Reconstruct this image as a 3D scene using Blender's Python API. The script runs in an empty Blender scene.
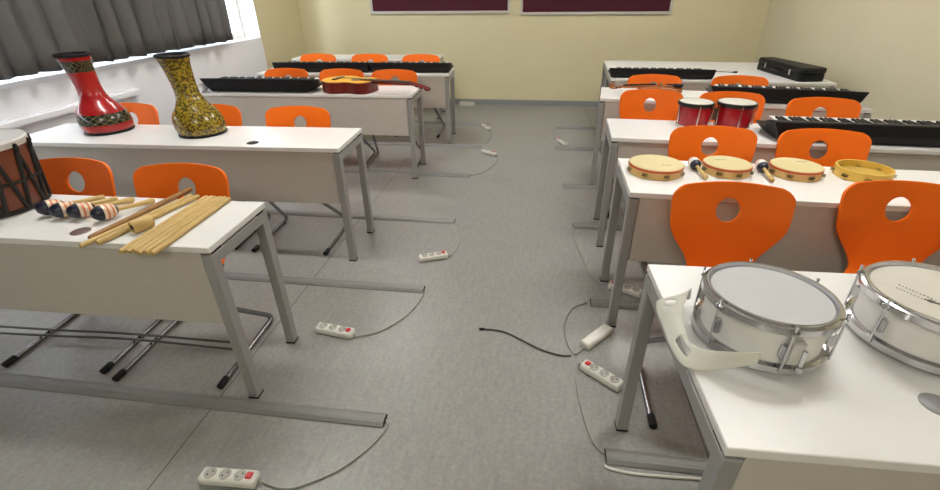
import bpy, bmesh, math, random
from mathutils import Vector, Matrix
random.seed(7)
PI = math.pi
S = bpy.context.scene
COL = S.collection

# ------------------------------------------------------------------ materials
def mat(name, col, rough=.5, metal=0., spec=.5, noise=None, coat=0., bump=None):
    """principled material; noise=(scale, second colour, contrast); bump=(scale, strength)"""
    m = bpy.data.materials.new(name); m.use_nodes = True
    nt = m.node_tree; b = nt.nodes['Principled BSDF']
    b.inputs['Base Color'].default_value = (*col, 1)
    b.inputs['Roughness'].default_value = rough
    b.inputs['Metallic'].default_value = metal
    b.inputs['Specular IOR Level'].default_value = spec
    b.inputs['Coat Weight'].default_value = coat
    tc = nt.nodes.new('ShaderNodeTexCoord')
    if noise:
        n = nt.nodes.new('ShaderNodeTexNoise'); n.inputs['Scale'].default_value = noise[0]
        n.inputs['Detail'].default_value = 5
        nt.links.new(tc.outputs['Object'], n.inputs['Vector'])
        r = nt.nodes.new('ShaderNodeValToRGB')
        c = noise[2] if len(noise) > 2 else .2
        r.color_ramp.elements[0].position = .5 - c; r.color_ramp.elements[1].position = .5 + c
        r.color_ramp.elements[0].color = (*col, 1); r.color_ramp.elements[1].color = (*noise[1], 1)
        nt.links.new(n.outputs['Fac'], r.inputs['Fac'])
        nt.links.new(r.outputs['Color'], b.inputs['Base Color'])
    if bump:
        n2 = nt.nodes.new('ShaderNodeTexNoise'); n2.inputs['Scale'].default_value = bump[0]
        nt.links.new(tc.outputs['Object'], n2.inputs['Vector'])
        bp = nt.nodes.new('ShaderNodeBump'); bp.inputs['Strength'].default_value = bump[1]
        bp.inputs['Distance'].default_value = .01
        nt.links.new(n2.outputs['Fac'], bp.inputs['Height'])
        nt.links.new(bp.outputs['Normal'], b.inputs['Normal'])
    return m

M = {}
M['wall'] = mat('pale yellow paint', (.67, .60, .375), .6, noise=(3, (.70, .63, .41), .3), bump=(60, .03))
M['wall_right'] = mat('pale yellow paint on side wall', (.65, .60, .43), .6, noise=(3, (.68, .625, .45), .3), bump=(60, .03))
M['wall_white'] = mat('white paint with bluish light cast', (.87, .88, .92), .55, noise=(4, (.85, .86, .90), .3))  # white wall; the bluish cast of bounced daylight is put into the colour
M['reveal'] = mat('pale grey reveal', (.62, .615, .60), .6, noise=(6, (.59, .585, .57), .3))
M['ceiling'] = mat('ceiling white', (.8, .8, .78), .8, noise=(6, (.77, .77, .75), .3))
M['skirting'] = mat('grey blue skirting', (.25, .26, .27), .45, noise=(9, (.29, .30, .31), .3))
M['laminate'] = mat('white laminate', (.80, .79, .77), .3, noise=(40, (.78, .775, .755), .3))
M['panel'] = mat('shaded white laminate panel', (.55, .515, .46), .4, noise=(25, (.52, .485, .435), .3))  # white laminate too, its beige shadow tone put into the colour
M['grey_metal'] = mat('grey powder coated steel', (.33, .325, .315), .4, .2, noise=(80, (.35, .345, .335), .3))
M['chrome'] = mat('chrome tube', (.62, .62, .63), .18, 1., noise=(30, (.56, .56, .58), .3))
M['steel'] = mat('dark chromed tube', (.30, .30, .31), .25, 1., noise=(30, (.24, .24, .25), .3))
M['alu'] = mat('anodised aluminium', (.25, .25, .245), .5, .25, spec=.35, noise=(30, (.22, .22, .215), .3))
M['black'] = mat('black plastic', (.006, .006, .007), .5, spec=.25, noise=(40, (.009, .009, .010), .3))
M['black_matte'] = mat('matt black rope', (.010, .009, .009), .8, noise=(120, (.022, .02, .018), .3))
M['orange'] = mat('orange moulded shell', (.93, .172, .005), .5, spec=.3, noise=(14, (.90, .162, .005), .3))
M['white_plastic'] = mat('white plastic', (.72, .71, .65), .4, noise=(30, (.67, .66, .60), .3))
M['socket'] = mat('socket grey', (.42, .41, .37), .45, noise=(30, (.38, .37, .33), .3))
M['red_switch'] = mat('red switch', (.55, .02, .025), .35, noise=(30, (.48, .018, .02), .3))
M['cable'] = mat('grey cable', (.34, .33, .30), .5, noise=(30, (.30, .29, .26), .3))
M['cable_dark'] = mat('dark cable', (.05, .05, .048), .5, noise=(30, (.07, .07, .066), .3))
M['curtain'] = mat('grey blackout cloth', (.105, .105, .103), .5, noise=(30, (.12, .12, .118), .3), bump=(180, .08))
M['maroon'] = mat('maroon felt', (.055, .003, .012), .85, noise=(150, (.07, .004, .016), .3))
M['frame_alu'] = mat('pale aluminium frame', (.62, .60, .56), .4, .3, noise=(30, (.58, .56, .52), .3))
M['skin'] = mat('cream drum skin', (.60, .51, .25), .55, noise=(14, (.64, .56, .30), .25))
M['skin_white'] = mat('coated white drum skin', (.52, .52, .53), .5, noise=(18, (.49, .49, .50), .25))
M['skin_cream'] = mat('pale cream drum skin', (.62, .595, .52), .5, noise=(18, (.58, .56, .49), .25))
M['birch'] = mat('pale wood hoop', (.70, .46, .16), .45, noise=(22, (.62, .39, .13), .25))
M['yellow_wood'] = mat('yellow wood hoop', (.78, .53, .10), .4, noise=(22, (.70, .46, .08), .25))
M['red_trim'] = mat('red trim band', (.58, .08, .03), .5, noise=(30, (.50, .07, .03), .3))
M['brass'] = mat('brass jingle', (.30, .26, .14), .3, 1., noise=(40, (.38, .33, .18), .3))
M['stick'] = mat('pale stick wood', (.60, .42, .16), .5, noise=(35, (.52, .35, .115), .25))
M['stick_brown'] = mat('brown stick wood', (.27, .13, .035), .5, noise=(35, (.36, .19, .06), .25))
M['bongo_red'] = mat('red lacquered wood', (.40, .006, .014), .25, noise=(12, (.30, .004, .01), .25), coat=.4)
M['rim_black'] = mat('black metal hoop', (.02, .02, .02), .3, .6, noise=(40, (.035, .035, .03), .3))
M['pearl'] = mat('white pearl wrap', (.80, .79, .76), .5, noise=(22, (.76, .75, .73), .25))
M['strap'] = mat('translucent white strap', (.66, .655, .58), .4, noise=(16, (.60, .595, .52), .25))
M['guitar_top'] = mat('amber spruce', (.82, .43, .022), .4, noise=(9, (.76, .36, .018), .25))
M['guitar_side'] = mat('dark red mahogany', (.135, .010, .006), .35, noise=(9, (.165, .015, .007), .25))
M['rosewood'] = mat('dark rosewood', (.045, .018, .01), .4, noise=(30, (.06, .026, .014), .25))
M['violin'] = mat('orange brown violin varnish', (.38, .12, .02), .28, noise=(10, (.30, .085, .012), .25), coat=.4)
M['djembe_wood'] = mat('red brown drum wood', (.20, .058, .026), .4, noise=(10, (.16, .043, .019), .25))
M['hoop_white'] = mat('off white hoop', (.60, .59, .56), .4, noise=(20, (.54, .53, .50), .3))
M['paper'] = mat('white paper', (.80, .80, .80), .6, noise=(20, (.77, .77, .77), .3))
M['ink'] = mat('dark printed mark', (.05, .045, .045), .5, noise=(60, (.08, .07, .07), .3))
M['ink_soft'] = mat('faded printed mark', (.24, .21, .12), .5, noise=(60, (.30, .26, .15), .3))
M['latch'] = mat('bright metal latch', (.6, .6, .6), .25, 1., noise=(30, (.5, .5, .5), .3))
M['grommet'] = mat('brown grommet', (.13, .085, .07), .4, noise=(30, (.15, .10, .085), .3))
M['grommet_grey'] = mat('grey grommet', (.22, .22, .225), .4, noise=(30, (.26, .26, .26), .3))
M['key_white'] = mat('white key', (.85, .85, .84), .3, noise=(30, (.82, .82, .80), .3))
M['jingle_skin'] = mat('yellow skin', (.56, .38, .075), .5, noise=(14, (.50, .33, .06), .25))

def floor_mat():
    m = mat('grey vinyl sheet', (.25, .245, .225), .35)
    nt = m.node_tree; L = nt.links; b = nt.nodes['Principled BSDF']
    tc = nt.nodes.new('ShaderNodeTexCoord')
    mp = nt.nodes.new('ShaderNodeMapping'); mp.inputs['Scale'].default_value = (9, 2.2, 1)
    mp.inputs['Rotation'].default_value = (0, 0, .15)
    n = nt.nodes.new('ShaderNodeTexNoise'); n.inputs['Scale'].default_value = 5; n.inputs['Detail'].default_value = 8
    n.inputs['Roughness'].default_value = .7
    L.new(tc.outputs['Object'], mp.inputs['Vector']); L.new(mp.outputs['Vector'], n.inputs['Vector'])
    r = nt.nodes.new('ShaderNodeValToRGB')
    r.color_ramp.elements[0].position = .3; r.color_ramp.elements[1].position = .7
    r.color_ramp.elements[0].color = (.235, .23, .217, 1); r.color_ramp.elements[1].color = (.305, .30, .284, 1)
    L.new(n.outputs['Fac'], r.inputs['Fac'])
    n2 = nt.nodes.new('ShaderNodeTexNoise'); n2.inputs['Scale'].default_value = 60
    L.new(tc.outputs['Object'], n2.inputs['Vector'])
    mx = nt.nodes.new('ShaderNodeMix'); mx.data_type = 'RGBA'; mx.blend_type = 'OVERLAY'; mx.inputs[0].default_value = .25
    L.new(r.outputs['Color'], mx.inputs[6]); L.new(n2.outputs['Fac'], mx.inputs[7])
    # welded seam between two sheets of vinyl
    sep = nt.nodes.new('ShaderNodeSeparateXYZ'); L.new(tc.outputs['Object'], sep.inputs[0])
    def math_(op, a, bb):
        k = nt.nodes.new('ShaderNodeMath'); k.operation = op
        for i, q in enumerate((a, bb)):
            if q is None: continue
            if isinstance(q, (int, float)): k.inputs[i].default_value = q
            else: L.new(q, k.inputs[i])
        return k.outputs[0]
    x = math_('ADD', sep.outputs[0], 1.285 + 10)
    x = math_('MODULO', x, 2.0)
    x = math_('SUBTRACT', x, 1.0); x = math_('ABSOLUTE', x, None); x = math_('GREATER_THAN', x, .9972)
    n3 = nt.nodes.new('ShaderNodeTexNoise'); n3.inputs['Scale'].default_value = 1.7; n3.inputs['Detail'].default_value = 6
    n3.inputs['Roughness'].default_value = .65
    L.new(tc.outputs['Object'], n3.inputs['Vector'])
    r3 = nt.nodes.new('ShaderNodeMapRange'); r3.inputs[1].default_value = .52; r3.inputs[2].default_value = .72; r3.inputs[4].default_value = .30
    L.new(n3.outputs['Fac'], r3.inputs[0])
    mx3 = nt.nodes.new('ShaderNodeMix'); mx3.data_type = 'RGBA'
    L.new(r3.outputs[0], mx3.inputs[0]); L.new(mx.outputs[2], mx3.inputs[6]); mx3.inputs[7].default_value = (.17, .15, .13, 1)
    mx2 = nt.nodes.new('ShaderNodeMix'); mx2.data_type = 'RGBA'
    L.new(x, mx2.inputs[0]); L.new(mx3.outputs[2], mx2.inputs[6]); mx2.inputs[7].default_value = (.10, .095, .085, 1)
    L.new(mx2.outputs[2], b.inputs['Base Color'])
    rr = nt.nodes.new('ShaderNodeMapRange'); rr.inputs[3].default_value = .28; rr.inputs[4].default_value = .48
    L.new(n.outputs['Fac'], rr.inputs[0]); L.new(rr.outputs[0], b.inputs['Roughness'])
    return m
M['floor'] = floor_mat()

def sheer_mat():
    m = bpy.data.materials.new('sheer white curtain cloth'); m.use_nodes = True
    nt = m.node_tree; nt.nodes.clear(); L = nt.links
    o = nt.nodes.new('ShaderNodeOutputMaterial')
    d = nt.nodes.new('ShaderNodeBsdfDiffuse'); d.inputs['Color'].default_value = (.82, .82, .84, 1)
    t = nt.nodes.new('ShaderNodeBsdfTranslucent'); t.inputs['Color'].default_value = (.80, .81, .86, 1)
    mx = nt.nodes.new('ShaderNodeMixShader'); mx.inputs[0].default_value = .5
    tc = nt.nodes.new('ShaderNodeTexCoord'); w = nt.nodes.new('ShaderNodeTexNoise'); w.inputs['Scale'].default_value = 90
    bp = nt.nodes.new('ShaderNodeBump'); bp.inputs['Strength'].default_value = .05
    L.new(tc.outputs['Object'], w.inputs['Vector']); L.new(w.outputs['Fac'], bp.inputs['Height'])
    L.new(bp.outputs['Normal'], d.inputs['Normal'])
    L.new(d.outputs[0], mx.inputs[1]); L.new(t.outputs[0], mx.inputs[2]); L.new(mx.outputs[0], o.inputs['Surface'])
    return m
M['sheer'] = sheer_mat()

def glass_mat():
    m = bpy.data.materials.new('window glass'); m.use_nodes = True
    nt = m.node_tree; nt.nodes.clear(); L = nt.links
    o = nt.nodes.new('ShaderNodeOutputMaterial')
    t = nt.nodes.new('ShaderNodeBsdfTransparent'); t.inputs['Color'].default_value = (.95, .97, .97, 1)
    g = nt.nodes.new('ShaderNodeBsdfGlossy'); g.inputs['Roughness'].default_value = .03
    mx = nt.nodes.new('ShaderNodeMixShader'); mx.inputs[0].default_value = .05
    L.new(t.outputs[0], mx.inputs[1]); L.new(g.outputs[0], mx.inputs[2])
    L.new(mx.outputs[0], o.inputs['Surface'])
    return m
M['glass'] = glass_mat()

def lamp_mat(strength):
    m = bpy.data.materials.new('unseen lamp diffuser'); m.use_nodes = True
    nt = m.node_tree; nt.nodes.clear()
    o = nt.nodes.new('ShaderNodeOutputMaterial'); e = nt.nodes.new('ShaderNodeEmission')
    e.inputs['Color'].default_value = (1, .975, .93, 1); e.inputs['Strength'].default_value = strength
    nt.links.new(e.outputs[0], o.inputs['Surface'])
    return m
M['lamp'] = lamp_mat(17.0)

def ramp_z(name, stops, rough=.35, coat=.2):
    """bands of flat paint along the object's own z; stops = [(z, colour)] with z rising, scaled z*zs+zo into 0..1"""
    m = bpy.data.materials.new(name); m.use_nodes = True
    nt = m.node_tree; L = nt.links; b = nt.nodes['Principled BSDF']
    b.inputs['Roughness'].default_value = rough; b.inputs['Coat Weight'].default_value = coat
    tc = nt.nodes.new('ShaderNodeTexCoord'); sep = nt.nodes.new('ShaderNodeSeparateXYZ')
    L.new(tc.outputs['Object'], sep.inputs[0])
    z0, z1 = stops[0][0], stops[-1][0] + 1e-3
    mr = nt.nodes.new('ShaderNodeMapRange'); mr.inputs[1].default_value = z0; mr.inputs[2].default_value = z1
    L.new(sep.outputs[2], mr.inputs[0])
    r = nt.nodes.new('ShaderNodeValToRGB'); r.color_ramp.interpolation = 'CONSTANT'
    els = r.color_ramp.elements
    while len(els) < len(stops): els.new(.5)
    for e, (z, c) in zip(els, stops):
        e.position = (z - z0) / (z1 - z0); e.color = (*c, 1)
    L.new(mr.outputs[0], r.inputs['Fac']); L.new(r.outputs['Color'], b.inputs['Base Color'])
    return m
NAVY, CREAM, ORNG = (.008, .009, .03), (.72, .58, .42), (.62, .16, .06)
M['maraca'] = ramp_z('painted maraca bands', [(-.05, NAVY), (-.012, CREAM), (-.001, ORNG), (.007, CREAM), (.019, ORNG), (.026, CREAM), (.036, NAVY), (.05, NAVY)])
M['maraca_pale'] = ramp_z('painted maraca with pale cap', [(-.05, (.74, .68, .62)), (-.018, ORNG), (-.013, (.74, .68, .62)), (.016, NAVY), (.05, NAVY)])

def goblet_red():
    m = bpy.data.materials.new('red lacquer with dark zigzag bands'); m.use_nodes = True
    nt = m.node_tree; L = nt.links; b = nt.nodes['Principled BSDF']
    b.inputs['Roughness'].default_value = .25; b.inputs['Coat Weight'].default_value = .4
    tc = nt.nodes.new('ShaderNodeTexCoord'); sep = nt.nodes.new('ShaderNodeSeparateXYZ'); L.new(tc.outputs['Object'], sep.inputs[0])
    def mth(op, a, bb=None, c=None):
        k = nt.nodes.new('ShaderNodeMath'); k.operation = op
        for i, q in enumerate((a, bb, c)):
            if q is None: continue
            if isinstance(q, (int, float)): k.inputs[i].default_value = q
            else: L.new(q, k.inputs[i])
        return k.outputs[0]
    z = sep.outputs[2]
    ang = mth('ARCTAN2', sep.outputs[1], sep.outputs[0])
    band1 = mth('COMPARE', z, .092, .032); band2 = mth('COMPARE', z, .398, .032)
    band = mth('MAXIMUM', band1, band2)
    za = mth('PINGPONG', mth('ADD', z, 1.), .016); zz = mth('MULTIPLY', za, 1 / .016)
    aa = mth('PINGPONG', mth('MULTIPLY', mth('ADD', ang, 4), 20 / PI / 1.25), 1.0)
    dia = mth('COMPARE', mth('ADD', zz, aa), 1.0, .20)
    c1 = nt.nodes.new('ShaderNodeMix'); c1.data_type = 'RGBA'
    c1.inputs[6].default_value = (.012, .014, .010, 1); c1.inputs[7].default_value = (.10, .085, .03, 1); L.new(dia, c1.inputs[0])
    c2 = nt.nodes.new('ShaderNodeMix'); c2.data_type = 'RGBA'
    c2.inputs[6].default_value = (.36, .004, .006, 1); L.new(c1.outputs[2], c2.inputs[7]); L.new(band, c2.inputs[0])
    L.new(c2.outputs[2], b.inputs['Base Color'])
    return m
def goblet_yellow():
    m = bpy.data.materials.new('mottled olive yellow lacquer'); m.use_nodes = True
    nt = m.node_tree; L = nt.links; b = nt.nodes['Principled BSDF']
    b.inputs['Roughness'].default_value = .25; b.inputs['Coat Weight'].default_value = .4
    tc = nt.nodes.new('ShaderNodeTexCoord')
    n = nt.nodes.new('ShaderNodeTexNoise'); n.inputs['Scale'].default_value = 75; n.inputs['Detail'].default_value = 6
    L.new(tc.outputs['Object'], n.inputs['Vector'])
    r = nt.nodes.new('ShaderNodeValToRGB'); els = r.color_ramp.elements
    els[0].position = .36; els[0].color = (.035, .028, .005, 1); els[1].position = .66; els[1].color = (.36, .26, .015, 1)
    e = els.new(.49); e.color = (.15, .105, .008, 1)
    e = els.new(.545); e.color = (.30, .21, .012, 1)
    L.new(n.outputs['Fac'], r.inputs['Fac']); L.new(r.outputs['Color'], b.inputs['Base Color'])
    return m
M['goblet_red'] = goblet_red(); M['goblet_yellow'] = goblet_yellow()

# ------------------------------------------------------------------ mesh helpers
def merge(bm, tmp, mi=0, mtx=None):
    if mtx is not None: bmesh.ops.transform(tmp, matrix=mtx, verts=tmp.verts)
    mp = [bm.verts.new(v.co) for v in tmp.verts]
    tmp.verts.index_update()
    for f in tmp.faces:
        try:
            g = bm.faces.new([mp[v.index] for v in f.verts]); g.material_index = mi
        except ValueError: pass
    tmp.free()
def new(): return bmesh.new()
def box(bm, c, s, rz=0, mi=0, bev=0., rot=None):
    t = bmesh.new(); bmesh.ops.create_cube(t, size=1)
    bmesh.ops.scale(t, vec=s, verts=t.verts)
    if bev: bmesh.ops.bevel(t, geom=t.edges[:], offset=bev, segments=2, affect='EDGES', clamp_overlap=True)
    m = Matrix.Translation(c) @ (rot.to_4x4() if rot is not None else Matrix.Rotation(rz, 4, 'Z'))
    merge(bm, t, mi, m); return bm
def frame_of(d):
    d = d.normalized(); a = Vector((0, 0, 1)) if abs(d.z) < .9 else Vector((1, 0, 0))
    u = d.cross(a).normalized(); return u, d.cross(u).normalized()
def smooth_path(pts, n=6):
    pts = [Vector(p) for p in pts]
    if len(pts) < 3: return pts
    out = []; P = [pts[0] * 2 - pts[1]] + pts + [pts[-1] * 2 - pts[-2]]
    for i in range(1, len(P) - 2):
        a, b, c, d = P[i - 1:i + 3]
        for k in range(n):
            t = k / n
            out.append(.5 * ((2 * b) + (c - a) * t + (2 * a - 5 * b + 4 * c - d) * t * t + (3 * b - a - 3 * c + d) * t ** 3))
    out.append(pts[-1]); return out
def round_path(pts, r, n=5):
    """straight runs with rounded corners of radius about r"""
    pts = [Vector(p) for p in pts]; out = [pts[0]]
    for a, b, c in zip(pts, pts[1:], pts[2:]):
        u = (a - b); v = (c - b); k = min(r, u.length * .45, v.length * .45)
        p, q = b + u.normalized() * k, b + v.normalized() * k
        for i in range(n + 1):
            t = i / n; out.append(p * (1 - t) ** 2 + b * 2 * t * (1 - t) + q * t * t)
    out.append(pts[-1]); return out
def tube(bm, pts, r, n=10, mi=0, caps=True):
    pts = [Vector(p) for p in pts]; rings = []; u = None
    for i, p in enumerate(pts):
        d = (pts[min(i + 1, len(pts) - 1)] - pts[max(i - 1, 0)]).normalized()
        if u is None: u, v = frame_of(d)
        else:
            u = (u - d * u.dot(d)).normalized(); v = d.cross(u)
        rr = r[i] if isinstance(r, (list, tuple)) else r
        rings.append([bm.verts.new(p + rr * (math.cos(2 * PI * k / n) * u + math.sin(2 * PI * k / n) * v)) for k in range(n)])
    for a, b in zip(rings, rings[1:]):
        for k in range(n):
            f = bm.faces.new((a[k], a[(k + 1) % n], b[(k + 1) % n], b[k])); f.material_index = mi
    if caps:
        bm.faces.new(rings[0][::-1]).material_index = mi; bm.faces.new(rings[-1]).material_index = mi
    return bm
def lathe(bm, prof, n=40, c=(0, 0, 0), mi=0, mtx=None, arc=2 * PI):
    """profile [(radius, z)] turned about z; r=0 closes"""
    t = bmesh.new(); rings = []; c = Vector(c)
    for r, z in prof:
        if r < 1e-6: rings.append([t.verts.new(c + Vector((0, 0, z)))])
        else: rings.append([t.verts.new(c + Vector((r * math.cos(2 * PI * k / n), r * math.sin(2 * PI * k / n), z))) for k in range(n)])
    for a, b in zip(rings, rings[1:]):
        for k in range(n):
            A = a if len(a) > 1 else None; B = b if len(b) > 1 else None
            k2 = (k + 1) % n
            if A and B: t.faces.new((a[k], a[k2], b[k2], b[k]))
            elif A: t.faces.new((a[k], a[k2], b[0]))
            elif B: t.faces.new((a[0], b[k2], b[k]))
    merge(bm, t, mi, mtx); return bm
def prism(bm, outline, z0, z1, mi=0, mi_top=None, mtx=None):
    t = bmesh.new()
    a = [t.verts.new((x, y, z0)) for x, y in outline]; b = [t.verts.new((x, y, z1)) for x, y in outline]
    n = len(a)
    for k in range(n): t.faces.new((a[k], a[(k + 1) % n], b[(k + 1) % n], b[k]))
    t.faces.new(a[::-1]); top = t.faces.new(b)
    merge(bm, t, mi, mtx)
    if mi_top is not None:
        bm.faces.ensure_lookup_table(); bm.faces[-1].material_index = mi_top
    return bm
def obj(name, bm, m, parent=None, loc=None, rot=None, smooth=35, mods=(), fixn=True):
    if fixn: bmesh.ops.recalc_face_normals(bm, faces=bm.faces[:])
    me = bpy.data.meshes.new(name); bm.to_mesh(me); bm.free()
    for q in (m if isinstance(m, (list, tuple)) else [m]): me.materials.append(M[q])
    if smooth:
        me.shade_smooth(); me.set_sharp_from_angle(angle=math.radians(smooth))
    o = bpy.data.objects.new(name, me); COL.objects.link(o)
    if parent is not None: o.parent = parent
    if loc is not None: o.location = loc
    if rot is not None: o.rotation_euler = rot
    for kind, kw in mods:
        md = o.modifiers.new(kind.lower(), kind)
        for k, v in kw.items(): setattr(md, k, v)
    return o
BEV = lambda w: ('BEVEL', dict(width=w, segments=2, limit_method='ANGLE'))
def tag(o, label=None, cat=None, group=None, kind=None):
    if label: o['label'] = label
    if cat: o['category'] = cat
    if group: o['group'] = group
    if kind: o['kind'] = kind
    return o
def thing(name, label, cat, loc=(0, 0, 0), rz=0, group=None):
    o = bpy.data.objects.new(name, None); COL.objects.link(o); o.empty_display_size = .1
    o.location = loc; o.rotation_euler = (0, 0, rz)
    return tag(o, label, cat, group)
def copy_tree(o, parent=None):
    c = o.copy(); COL.objects.link(c)
    if parent is not None: c.parent = parent
    for ch in list(o.children): copy_tree(ch, c)
    return c
def struct(name, bm, m, **k): return tag(obj(name, bm, m, **k), kind='structure')

# ------------------------------------------------------------------ the room
XL, XR, YB, YF, ZC = -3.5, 2.89, 7.08, -2.2, 3.0
struct('floor', box(new(), (-.35, 2.44, -.05), (7.2, 9.6, .1)), 'floor')
struct('ceiling', box(new(), (-.35, 2.44, ZC + .05), (7.2, 9.6, .1)), 'ceiling')
struct('wall_back', box(new(), (-.35, YB + .06, ZC / 2), (7.2, .12, ZC)), 'wall')
struct('wall_right', box(new(), (XR + .06, 2.44, ZC / 2), (.12, 9.5, ZC)), 'wall_right')
struct('wall_front', box(new(), (-.35, YF - .06, ZC / 2), (7.2, .12, ZC)), 'wall')
WY0, WY1, SILL, HEAD = -1.6, 5.95, 1.0, 2.7          # window opening in the side wall
b = new()
box(b, (XL - .15, (WY1 + YB) / 2, ZC / 2), (.3, YB - WY1, ZC))
box(b, (XL - .15, (YF + WY0) / 2, ZC / 2), (.3, WY0 - YF, ZC))
box(b, (XL - .15, (WY0 + WY1) / 2, (HEAD + ZC) / 2), (.3, WY1 - WY0, ZC - HEAD))
struct('wall_left', b, 'wall')
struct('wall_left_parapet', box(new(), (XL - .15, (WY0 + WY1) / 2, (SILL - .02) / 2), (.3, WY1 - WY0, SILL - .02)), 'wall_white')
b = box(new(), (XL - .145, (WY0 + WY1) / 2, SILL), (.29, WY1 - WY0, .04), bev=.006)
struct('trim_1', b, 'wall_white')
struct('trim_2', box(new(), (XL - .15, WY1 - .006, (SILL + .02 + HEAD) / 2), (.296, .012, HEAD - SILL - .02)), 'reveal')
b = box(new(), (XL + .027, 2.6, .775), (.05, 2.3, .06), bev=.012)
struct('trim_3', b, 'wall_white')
b = new(); xw = XL - .24
n = 5
for k in range(n + 1):
    box(b, (xw, WY0 + (WY1 - WY0) * k / n + (.03 if k == 0 else -.03 if k == n else 0), (SILL + HEAD) / 2 + .01), (.06, .06, HEAD - SILL - .02))
for zz in (SILL + .05, HEAD - .03, 2.1): box(b, (xw, (WY0 + WY1) / 2, zz), (.055, WY1 - WY0, .06))
struct('window_1', b, 'white_plastic')
struct('window_2', box(new(), (xw, (WY0 + WY1) / 2, (SILL + HEAD) / 2), (.006, WY1 - WY0 - .02, HEAD - SILL - .04)), 'glass')
bpy.data.objects['window_2'].parent = bpy.data.objects['window_1']
bpy.data.objects['window_2'].name = 'glass_pane'
# skirting on the back and right walls
struct('baseboard_back', box(new(), ((XL + XR) / 2, YB - .007, .035), (XR - XL, .014, .07), bev=.004), 'skirting')
struct('baseboard_right', box(new(), (XR - .007, 2.44, .035), (.014, 9.2, .07), bev=.004), 'skirting')

# unseen ceiling lamps; the one behind the camera is added to fill chair fronts
for i, (x, y) in enumerate([(-.3, -1.35), (-1.9, 2.2), (1.2, 2.2), (-1.9, 4.8), (1.2, 4.8)]):
    b = box(new(), (x, y, ZC - .03), (1.24, .34, .06), bev=.006)
    o = obj('unseen_ceiling_lamp', b, 'white_plastic'); tag(o, kind='structure')
    obj('diffuser', box(new(), (x, y, ZC - .064), (1.18, .28, .012)), 'lamp', o)

# curtains
def cloth(x0, y0, y1, z0, z1, folds, amp, seed, wave=.0):
    rnd = random.Random(seed); b = new(); n = folds * 10; rows = 14
    ph = [rnd.uniform(-.9, .9) for _ in range(folds + 2)]; am = [rnd.uniform(.55, 1.2) for _ in range(folds + 2)]
    g = []
    for j in range(rows + 1):
        z = z0 + (z1 - z0) * j / rows; row = []
        for i in range(n + 1):
            t = i / n; q = t * folds; k = int(q); f = q - k
            a = am[k] * (1 - f) + am[k + 1] * f; p = 1.6 * (ph[k] * (1 - f) + ph[k + 1] * f)
            spread = 1 - .35 * j / rows
            dx = amp * a * spread * math.sin(2 * PI * q + p + .5 * math.sin(j * .35 + p))
            dy = .35 * amp * math.sin(4 * PI * q + 2 * p)
            zb = wave * math.sin(2 * PI * q * .5 + p) * (1 - j / rows)
            row.append(b.verts.new((x0 + dx, y0 + (y1 - y0) * t + dy * (1 if 0 < i < n else 0), z + zb)))
        g.append(row)
    for a, c in zip(g, g[1:]):
        for k in range(n): b.faces.new((a[k], a[k + 1], c[k + 1], c[k]))
    return b
o = obj('curtain', cloth(-3.405, -1.5, 5.20, 1.055, 2.86, 34, .046, 4, .004), 'curtain', smooth=80, mods=[('SOLIDIFY', dict(thickness=.004))], fixn=False)
tag(o, 'long grey pleated curtain hanging over the window with its hem above the sill', 'curtain')
o = obj('curtain_rail', tube(new(), [(-3.395, -1.6, 2.88), (-3.395, 5.4, 2.88)], .014), 'alu', o)
o = obj('sheer_curtain', cloth(-3.645, -1.5, 5.10, SILL + .025, 2.66, 60, .012, 9), 'sheer', smooth=80, fixn=False)
tag(o, 'thin white sheer curtain against the window pane behind the grey curtain', 'curtain')

# notice boards
def notice_board(x0, x1, z0, z1, label):
    t = thing('notice_board', label, 'notice board', ((x0 + x1) / 2, YB - .016, z0), 0, 'maroon notice boards on the back wall')
    w = x1 - x0; h = z1 - z0
    obj('felt_panel', box(new(), (0, .006, h / 2), (w - .04, .018, h - .04)), 'maroon', t)
    b = new(); f = .035
    box(b, (0, 0, f / 2), (w, .03, f)); box(b, (0, 0, h - f / 2), (w, .03, f))
    for s in (-1, 1): box(b, (s * (w / 2 - f / 2), 0, h / 2), (f, .0295, h - 2 * f))
    obj('frame', b, 'frame_alu', t, mods=[BEV(.003)])
notice_board(-2.40, -.42, 1.225, 2.45, 'maroon felt notice board high above the window-side desks')
notice_board(-.285, 1.70, 1.205, 2.43, 'maroon felt notice board high above the aisle and wall-side desks')
# small white casing on the floor by the back wall
t = thing('cable_box', 'small white flat box on the floor against the back wall', 'box', (-1.02, 6.93, 0))
obj('housing', box(new(), (0, 0, .025), (.22, .09, .05), bev=.006), 'white_plastic', t)
obj('lid', box(new(), (0, 0, .052), (.20, .075, .006), bev=.002), 'hoop_white', t)

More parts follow.
